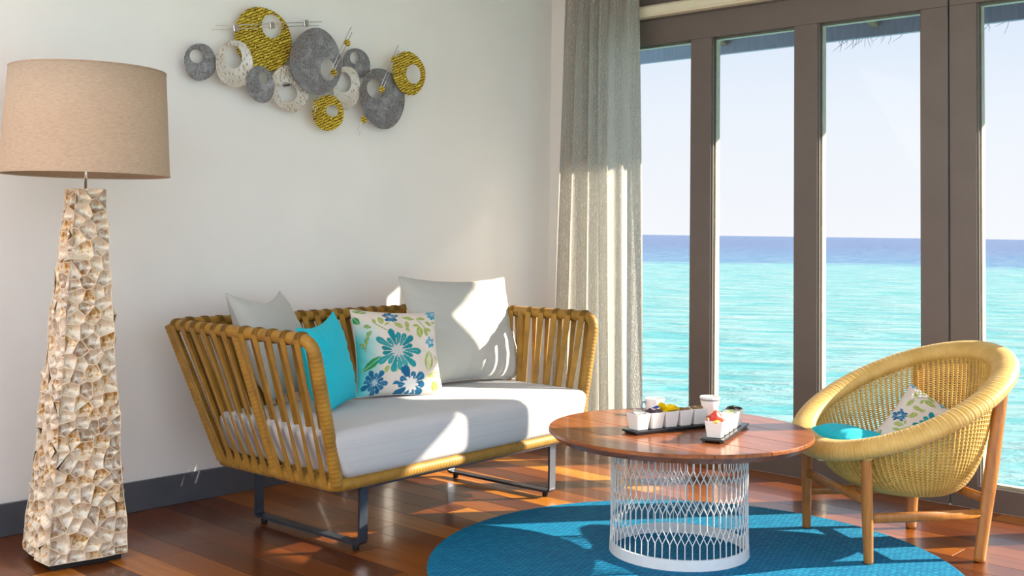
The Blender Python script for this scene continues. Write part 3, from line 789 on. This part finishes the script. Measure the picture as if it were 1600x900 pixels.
# ------------------------------------------------------------------ curtain
mb = MB(); nu, nv = 220, 70
def cur(i, j):
    u = i/(nu-1); v = j/(nv-1); z = 0.012+v*2.585
    sp = 1.0-0.18*v; yc = -0.475+0.005*v; wd = 0.60*sp
    y = yc+wd*(0.5-u)+0.010*math.sin(v*3+u*9)
    amp = (0.030+0.012*math.sin(u*7))*(0.75+0.25*(1-v))
    x = -0.155+amp*math.sin(u*2*math.pi*6.3+0.9*math.sin(v*2.2)+math.sin(u*11)*0.8)+0.006*math.sin(u*70+v*3)
    return Vector((x-0.02*(1-v), y, z))
mb.grid(cur, nu, nv)
cu = mb.build('curtain', M['curtain']); tag(cu, 'sheer grey white curtain hanging in folds in the room corner', 'curtain')

# ------------------------------------------------------------------ coffee table
TC = (-1.456, -1.898)
table = empty('coffee_table', (TC[0], TC[1], RZ), R(-3)); tag(table, 'round wooden coffee table on a white wire mesh drum', 'table')
TT, TB, RTOP, RBOT = 0.437, 0.404, 0.475, 0.452
bw = [-0.4751, -0.30, -0.115, 0.07, 0.255, 0.4751]
for i in range(len(bw)-1):
    x0, x1 = bw[i]+0.0018, bw[i+1]-0.0018; mb = MB()
    def outline(r, a0, a1):
        a0 = max(a0, -r+1e-4); a1 = min(a1, r-1e-4); pts = []
        n = 26
        for k in range(n+1): xx = a0+(a1-a0)*k/n; pts.append((xx, -math.sqrt(max(0, r*r-xx*xx))))
        for k in range(n+1): xx = a1-(a1-a0)*k/n; pts.append((xx, math.sqrt(max(0, r*r-xx*xx))))
        return pts
    A = outline(RTOP-0.003, x0+0.001, x1-0.001); B = outline(RTOP, x0, x1); C_ = outline(RTOP, x0, x1); D = outline(RBOT, x0, x1)
    n = len(A); vs = [(p[0], p[1], TT) for p in A]+[(p[0], p[1], TT-0.003) for p in B]+[(p[0], p[1], TT-0.012) for p in C_]+[(p[0], p[1], TB) for p in D]
    fs = [tuple(range(n)), tuple(3*n+k for k in reversed(range(n)))]
    for l_ in range(3):
        for k in range(n): k2 = (k+1) % n; fs.append((l_*n+k2, l_*n+k, (l_+1)*n+k, (l_+1)*n+k2))
    mb.add(vs, fs); mb.build('board', M['table_wood'], table)
mb = MB(); mb.lathe([(0.0001, TB-0.014), (0.25, TB-0.014), (0.255, TB-0.001), (0.0001, TB-0.001)], 48); mb.build('top_plate', M['rubber'], table)
for z0, z1, r0, nm in ((0.0, 0.036, 0.249, 'base_ring'), (TB-0.030, TB-0.012, 0.243, 'top_ring')):
    mb = MB(); mb.lathe([(r0+0.002, z0), (r0, z1), (r0-0.010, z1), (r0-0.010, z0), (r0+0.002, z0)], 96, smooth=False); mb.build(nm, M['white_metal'], table)
mb = MB(); NWR = 60; wr = 0.0021
def wp(k, z): a = 2*math.pi*k/NWR; r_ = 0.2445+0.003*(1-z/0.4)**4; return Vector((r_*math.cos(a), r_*math.sin(a), z))
lv = [0.034]; seqs = []
z = 0.034; hv, hd = 0.050, 0.0255
k = 0
while z < TB-0.03:
    z1 = min(z+hv, TB-0.02)
    for i in range(NWR): mb.tube([wp(i, z), wp(i, z1)], wr, 5, caps=False)
    z = z1
    if z >= TB-0.03: break
    off = 0.0
    for q in range(2):
        z1 = min(z+hd, TB-0.02)
        for i in range(NWR):
            a = i+off
            mb.tube([wp(a, z), wp(a+0.5, z1)], wr*0.85, 5, caps=False); mb.tube([wp(a, z), wp(a-0.5, z1)], wr*0.85, 5, caps=False)
        z = z1; off = 0.5-off
o = mb.build('wire_mesh', M['white_metal'], table); o['kind'] = 'stuff'
TZT = RZ+TT

# trays, bowls, snacks
def tray_set(center, ang, label, near):
    t = empty('serving_tray', (center[0], center[1], TZT+0.0005), ang); tag(t, label, 'tray', 'trays on the coffee table')
    mb = MB(); mb.box((-0.195, -0.041, 0.006), (0.195, 0.041, 0.013), ch=0.0015); mb.build('tray_board', M['tray'], t)
    for s in (-1, 1):
        mb = MB(); mb.box((-0.185, s*0.030-0.006, 0.0), (0.185, s*0.030+0.006, 0.0065)); mb.build('runner', M['tray'], t)
    return t
bowl_proto = None
def bowl(loc, ang, label):
    global bowl_proto
    if bowl_proto is None:
        mb = MB(); hb_, ht_ = 0.0245, 0.0315; H_ = 0.056; w = 0.003
        def sq(h, z, r=0.004):
            o_ = []
            for (sx, sy) in ((-1,-1),(1,-1),(1,1),(-1,1)):
                for k in range(4):
                    a = math.atan2(sy, sx)-math.pi/4+k*math.pi/6; o_.append(Vector((sx*(h-r)+r*math.cos(a), sy*(h-r)+r*math.sin(a), z)))
            return o_
        L_ = [sq(hb_-0.004, 0.0), sq(hb_, 0.0015), sq(ht_, H_), sq(ht_-0.001, H_+0.0012), sq(ht_-w, H_), sq(hb_-w+0.001, 0.007), sq(0.006, 0.006)]
        mb.grid(lambda i, j: L_[j][i], 16, len(L_), wrap=True)
        mb.f.append(tuple(reversed(range(16)))); mb.m.append(0); mb.sm.append(False)
        nb = len(mb.v)-16; mb.f.append(tuple(nb+k for k in range(16))); mb.m.append(0); mb.sm.append(False)
        o = mb.build('square_bowl', M['ceramic']); bowl_proto = o
        for p in o.data.polygons: p.use_smooth = False
    else: o = bowl_proto.copy(); col.objects.link(o)
    o.location = loc; o.rotation_euler = (0, 0, ang); tag(o, label, 'bowl', 'square bowls on the trays'); return o
def blob(mb, c, r, seed, sx=1, sy=1, sz=1, n=10):
    q = random.Random(seed); ph = [q.uniform(0, 6) for _ in range(6)]
    def P(i, j):
        th = math.pi*j/(n-1); a = 2*math.pi*i/(n*2); d = Vector((math.sin(th)*math.cos(a), math.sin(th)*math.sin(a), math.cos(th)))
        k = 1+0.18*math.sin(4*d.x+ph[0])*math.sin(3*d.y+ph[1])+0.12*math.sin(6*d.z+ph[2]+3*d.x)
        return Vector(c)+Vector((d.x*sx, d.y*sy, d.z*sz))*(r*k)
    mb.grid(P, n*2, n, wrap=True)
def petalbunch(mb, c, r, seed, n=9):
    q = random.Random(seed)
    for k in range(n):
        a = 2*math.pi*k/n+q.uniform(-.3, .3); el = q.uniform(0.35, 1.2); d = Vector((math.cos(a)*math.cos(el), math.sin(a)*math.cos(el), math.sin(el))); s = Vector((-math.sin(a), math.cos(a), 0))
        nrm = d.cross(s); L = r*q.uniform(.8, 1.2); W = r*q.uniform(.45, .65)
        def P(i, j):
            t = j/6; u = -1+2*i/4; wd = W*math.sin(math.pi*(0.08+0.9*t))**0.7
            return Vector(c)+d*(L*t)+s*(u*wd)+nrm*(0.25*r*(u*u-t*t)+0.05*r*math.sin(5*t+k))
        mb.grid(P, 5, 7); mb.grid(lambda i, j: P(i, j)-nrm*0.0015, 5, 7, flip=True)
t1c = Vector((-1.492, -1.888)); t1a = R(-15.4); t2c = Vector((-1.425, -2.072)); t2a = R(18.4)
tray_set(t1c, t1a, 'long black tray carrying the bowl of yellow fruit', 0)
tray_set(t2c, t2a, 'long black tray carrying the bowl of red fruit', 1)
CONT1 = [('paper', 'tea sachets', 'pale paper sachet lying in the bowl beside dark purple fruit'), ('purple', 'dried fruit', 'dark purple dried fruit in bowl beside the yellow fruit'), ('yellow', 'yellow fruit', 'crumpled bright yellow fruit heaped high in its bowl'), ('brown', 'nuts', 'brown nut in the bowl next to the yellow fruit'), ('brown', 'nuts', 'brown nut in the bowl at the cup end of the tray')]
CONT2 = [('red', 'red fruit', 'red fruit wedge standing up in its bowl'), ('paper', 'cream', 'pale cream fruit piece in the bowl behind the red fruit'), ('paper', 'sachet', 'folded white sachet in the middle bowl of the red fruit tray'), ('green', 'green', 'pale green leaf slice in the bowl before the dark chips'), ('darkchip', 'chips', 'dark curled chip piled in the last bowl of its tray')]
BL1 = ['white square bowl holding pale paper sachets', 'white square bowl holding dark purple dried fruit', 'white square bowl holding bright yellow fruit', 'white square bowl of brown nuts next to the yellow fruit', 'white square bowl of brown nuts at the tray end']
BL2 = ['white square bowl holding the red fruit wedge', 'white square bowl holding pale cream fruit', 'white square bowl holding a folded white sachet', 'white square bowl holding pale green slices', 'white square bowl holding dark curled chips']
NAMES = {'paper': 'paper_sachet', 'purple': 'dried_fruit', 'yellow': 'yellow_fruit', 'brown': 'nut', 'red': 'red_fruit', 'green': 'green_slice', 'darkchip': 'dark_chip'}
for (c, a, CO, BL) in ((t1c, t1a, CONT1, BL1), (t2c, t2a, CONT2, BL2)):
    for k in range(5):
        x_ = -0.152+k*0.0665 if c is t1c else -0.145+k*0.0665
        p = Vector((c.x+math.cos(a)*x_, c.y+math.sin(a)*x_, TZT+0.014)); bowl(p, a, BL[k])
        kind, _, lb = CO[k]; q = random.Random(100+k+(50 if c is t2c else 0))
        cat = {'paper': 'sachet', 'purple': 'dried fruit', 'yellow': 'fruit', 'brown': 'nut', 'red': 'fruit', 'green': 'leaf slice', 'darkchip': 'chip'}[kind]
        if lb.startswith('pale cream'): cat = 'fruit'
        if kind == 'yellow':
            mb = MB(); petalbunch(mb, (0, 0, 0), 0.042, 4, 13); blob(mb, (0, 0, 0.004), 0.016, 3)
            o = mb.build('yellow_fruit', M['yellow']); o.location = p+Vector((0, 0, 0.045)); tag(o, lb, cat)
        elif kind == 'red':
            mb = MB(); blob(mb, (0, 0, 0.004), 0.027, 9, 1.0, 0.8, 1.1); blob(mb, (0.008, 0.004, 0.012), 0.016, 10, 0.7, 0.9, 1.0)
            o = mb.build('red_fruit', M['red']); o.location = p+Vector((0, 0, 0.055)); tag(o, lb, cat)
            mb = MB(); blob(mb, (0, 0, 0), 0.014, 19, 1.2, 0.8, 0.5); o = mb.build('yellow_fruit', M['yellow']); o.location = p+Vector((-0.015, -0.013, 0.053)); tag(o, 'small yellow fruit piece beside the red wedge', 'fruit')
        elif kind in ('brown', 'purple'):
            for g_ in range(4):
                mb = MB(); blob(mb, (0, 0, 0), 0.0135 if kind == 'purple' else 0.011, 20+g_+k, 1.25, 0.85, 0.8); o = mb.build(NAMES[kind], M[kind])
                o.location = p+Vector((q.uniform(-.006, .006)+(-0.012 if g_ % 2 else 0.012), q.uniform(-.004, .004)+(-0.012 if g_ < 2 else 0.012), 0.050+q.uniform(0, .006))); tag(o, lb, cat, lb)
        elif kind in ('paper', 'green'):
            for g_ in range(2):
                if lb.startswith('pale cream') and g_: continue
                mb = MB(); Mx = Matrix.Rotation(q.uniform(-.6, .6), 4, 'X') @ Matrix.Rotation(q.uniform(0, 1), 4, 'Z')
                if lb.startswith('pale cream'): blob(mb, (0, 0, 0), 0.022, 33, 1, 0.8, 0.9)
                else: mb.box((-0.021, -0.016, -0.0015+g_*0.005), (0.021, 0.016, 0.0015+g_*0.005), M=Mx, ch=0.001)
                o = mb.build('fruit_piece' if lb.startswith('pale cream') else NAMES[kind], M[kind]); o.location = p+Vector((0.0, 0.004*(g_*2-1), 0.053+0.002*g_)); tag(o, lb, cat, lb if not lb.startswith('pale cream') else None)
        else:
            for g_ in range(5):
                mb = MB(); Mx = Matrix.Rotation(q.uniform(0, 6), 4, 'Z') @ Matrix.Rotation(q.uniform(-.9, .9), 4, 'X')
                mb.grid(lambda i, j: Mx @ Vector(((i-3)*0.0045, (j-2)*0.0055, 0.004*math.cos((i-3)*0.6))), 7, 5); mb.grid(lambda i, j: Mx @ Vector(((i-3)*0.0045, (j-2)*0.0055, 0.004*math.cos((i-3)*0.6)-0.0015)), 7, 5, flip=True)
                o = mb.build('dark_chip', M['darkchip']); o.location = p+Vector((q.uniform(-.014, .014), q.uniform(-.014, .014), 0.054+g_*0.003)); tag(o, lb, cat, lb)
# cups
def cup_body(o_name, r0, r1, H_, facets=0):
    mb = MB(); mb.lathe([(0.0001, 0), (r0, 0), (r0+0.002, 0.004), (r1, H_), (r1-0.002, H_+0.001), (r1-0.004, H_), (r0-0.002, 0.006), (0.0001, 0.006)], 32); return mb.build(o_name, M['ceramic'])
c1 = cup_body('coffee_cup', 0.030, 0.040, 0.062); c1.location = (-1.262, -1.648, TZT+0.0005); c1.rotation_euler = (0, 0, R(-35)); tag(c1, 'white cup with a handle and a blue swoosh behind the bowls', 'cup')
mb = MB(); mb.tube([(-0.034, 0, 0.050), (-0.052, 0, 0.050), (-0.058, 0, 0.034), (-0.050, 0, 0.018), (-0.033, 0, 0.015)], 0.004, 8); h_ = mb.build('handle', M['grey_glaze'], c1); h_.rotation_euler = (0, 0, R(10))
mb = MB()
def swoosh(i, j):
    t = i/14; u = j/2-0.5; a = R(-125)+R(85)*t; z_ = 0.031+0.022*t*t+u*0.013*math.sin(math.pi*t)**0.8; r_ = 0.0322+0.008*z_/0.062+0.0008
    return Vector((r_*math.cos(a), r_*math.sin(a), z_))
mb.grid(swoosh, 15, 3); mb.build('blue_mark', M['blue_glaze'], c1)
c2 = cup_body('coffee_cup', 0.025, 0.040, 0.074); c2.location = (-1.125, -1.815, TZT+0.0005); tag(c2, 'tall tapered white cup with a grey rim band', 'cup')
mb = MB(); mb.lathe([(0.0377, 0.060), (0.0392, 0.067), (0.0396, 0.067), (0.0381, 0.060), (0.0377, 0.060)], 32); mb.build('rim_band', M['grey_glaze'], c2)

# ------------------------------------------------------------------ basket chair
chair = empty('basket_chair', (-0.80, -2.40, 0)); tag(chair, 'yellow wicker basket chair on four wooden legs by the window', 'chair')
O = Vector((-0.80, -2.40, 0)); hd_ = R(151.9)
FD = Vector((math.cos(hd_), math.sin(hd_), 0)); SD = Vector((FD.y, -FD.x, 0))
RC = Vector((-0.756, -2.425, 0.548))-O; th = R(24.5); AX = FD*math.cos(th)-Vector((0, 0, 1))*math.sin(th); NX = AX.cross(SD)
if NX.z < 0: NX = -NX
ra, rb = 0.405, 0.345
def rimp(a, da=0.0): return RC+AX*((ra+da)*math.cos(a))+SD*((rb+da)*math.sin(a))
mb = MB(); n = 1040; vs = []; seg = 16
for i in range(n):
    a = 2*math.pi*i/n; c = rimp(a); tg = (rimp(a+.01)-rimp(a-.01)).normalized(); rad = tg.cross(NX).normalized()
    k = 1-0.020*(1.0 if i % 5 == 0 else 0.0)-0.012*math.sin(i*0.37)**2
    for s in range(seg):
        b_ = 2*math.pi*s/seg; vs.append(c+rad*(0.050*k*math.cos(b_))+NX*(0.033*k*math.sin(b_)))
fs = [(i*seg+s, i*seg+(s+1) % seg, ((i+1) % n)*seg+(s+1) % seg, ((i+1) % n)*seg+s) for i in range(n) for s in range(seg)]
mb.add(vs, fs, 0, True); mb.build('rim', M['rim'], chair)
BC = Vector((-0.655, -2.475, 0.195))-O       # bottom of the basket
def shell(a, t, off=0.0):
    """a: round the rim, t: 0 rim .. 1 bottom centre"""
    p = rimp(a, -0.035+off); q = BC
    ang = t*math.pi/2; hz = math.cos(ang)**0.62; dz = math.sin(ang)**1.25
    # bowl: runs steeply down from the rim, then turns in to a flat bottom
    c = q.lerp(p, 0.0); x = Vector((q.x+(p.x-q.x)*hz, q.y+(p.y-q.y)*hz, p.z+(q.z-p.z)*dz))
    return x
NS, NWT = 100, 72
mb = MB()
for i in range(NS):
    a = 2*math.pi*i/NS
    mb.tube([shell(a, t/16*0.93) for t in range(17)], 0.0047, 6, caps=False)
o = mb.build('spokes', M['wicker'], chair); o['kind'] = 'stuff'
mb = MB()
for j in range(NWT):
    t = 0.015+0.965*((j+0.5)/NWT)**1.05; pts = []
    for i in range(NS*2):
        a = 2*math.pi*(i/2)/NS; sg = (0 if i % 2 else (1 if ((i//2)+j) % 2 else -1))
        p = shell(a, t); p2 = shell(a, min(1, t+0.02)); p3 = shell(a+0.02, t); nn = (p2-p).cross(p3-p); nn = nn.normalized() if nn.length > 1e-9 else Vector((0, 0, 1))
        pts.append(p+nn*(0.0036*sg))
    mb.tube(pts, 0.0023, 4, closed=True)
o = mb.build('weave', M['wicker'], chair); o['kind'] = 'stuff'
mb = MB(); mb.lathe([(0.0001, 0.0), (0.06, 0.002), (0.062, 0.006), (0.0001, 0.006)], 24, c=BC+Vector((0, 0, -0.004))); mb.build('basket_bottom', M['wicker'], chair)
# legs
FL = Vector((-0.83, -2.072, RZ))-O; FR = Vector((-1.11, -2.457, RZ))-O; BR = Vector((-0.774, -2.715, 0))-O; BL_ = Vector((-0.503, -2.352, 0))-O
FLt = Vector((-0.862, -2.075, 0.385))-O; FRt = Vector((-1.135, -2.425, 0.365))-O
def near_rim(p, dz):
    best = min(range(360), key=lambda k: ((rimp(R(k))-p).xy).length); c = rimp(R(best)); return c+Vector((0, 0, dz))
BRt = rimp(R(180+42))+Vector((0, 0, 0.01)); BLt = rimp(R(180-42))+Vector((0, 0, 0.01))
# pick the near / far side properly
if (BRt-BR).length > (BLt-BR).length: BRt, BLt = BLt, BRt
FRt = rimp(min((R(k) for k in range(360)), key=lambda a: (rimp(a)-(FR+Vector((0, 0, .37)))).length))+Vector((0, 0, -0.012))
FLt = rimp(min((R(k) for k in range(360)), key=lambda a: (rimp(a)-(FL+Vector((0, 0, .40)))).length))+Vector((0, 0, -0.012))
def leg(a, b, r0, r1, flat=False, collar=True):
    mb = MB(); pts = [a.lerp(b, t) for t in (0, 0.02, 0.2, 0.45, 0.7, 0.9, 1.0)]
    rs = [r0*0.9, r0, r0*1.08, r0*1.22, (r0*1.22+r1)/2, r1, r1]
    if flat: mb.tube(pts, [r*1.25 for r in rs], 16, up=FD, rz=[r*0.80 for r in rs])
    else: mb.tube(pts, rs, 16)
    o = mb.build('leg', M['leg_wood'], chair)
    if collar:
        m2 = MB(); d = (b-a).normalized(); c = b-d*0.026
        for k in range(3): m2.tube([c+d*(0.008*k), c+d*(0.008*k+0.001), c+d*(0.008*k+0.007), c+d*(0.008*k+0.008)], [r1*1.1, r1*1.22, r1*1.22, r1*1.1], 16)
        m2.build('cord_collar', M['wicker'], o)
    return o
leg(FL, FLt, 0.0165, 0.0185); leg(FR, FRt, 0.0165, 0.0185); leg(BR, BRt, 0.019, 0.020, True, False); leg(BL_, BLt, 0.019, 0.020, True, False)
def bar(a, b, r=0.017):
    mb = MB(); mb.tube([a, a.lerp(b, .5), b], [r, r*1.1, r], 12, up=(0, 0, 1), rz=[r*0.62]*3); mb.build('stretcher', M['leg_wood'], chair)
def onleg(a, b, z): t = (z-a.z)/(b.z-a.z); return a.lerp(b, t)
bar(onleg(FL, FLt, .225), onleg(FR, FRt, .225)); bar(onleg(FR, FRt, .165), onleg(BR, BRt, .165)); bar(onleg(FL, FLt, .155), onleg(BL_, BLt, .155)); bar(onleg(BL_, BLt, .215), onleg(BR, BRt, .215))

# chair cushions
ct = pillow('turquoise_cushion', 0.33, 0.27, 0.12, 50, M['turq_fabric'], 15)
cw = O+RC
def chp(f, s, z): return O+Vector((RC.x, RC.y, 0))+FD*f+SD*s+Vector((0, 0, z))
stand(ct, chp(0.325, 0.02, 0.405), SD, chp(0.075, 0.02, 0.36)); tag(ct, 'bright turquoise cushion lying in the wicker basket chair', 'pillow')
cf = pillow('floral_pillow', 0.31, 0.34, 0.10, 110, M['floral'], 17, lambda u, v: floral(v*0.9+0.02, 1-u*0.9), M['seat_fabric'])
stand(cf, (-0.814, -2.464, 0.315), (0.366, -0.846, -0.387), (-0.532, -2.508, 0.499)); tag(cf, 'floral pillow with green leaves leaning in the wicker basket chair', 'pillow')
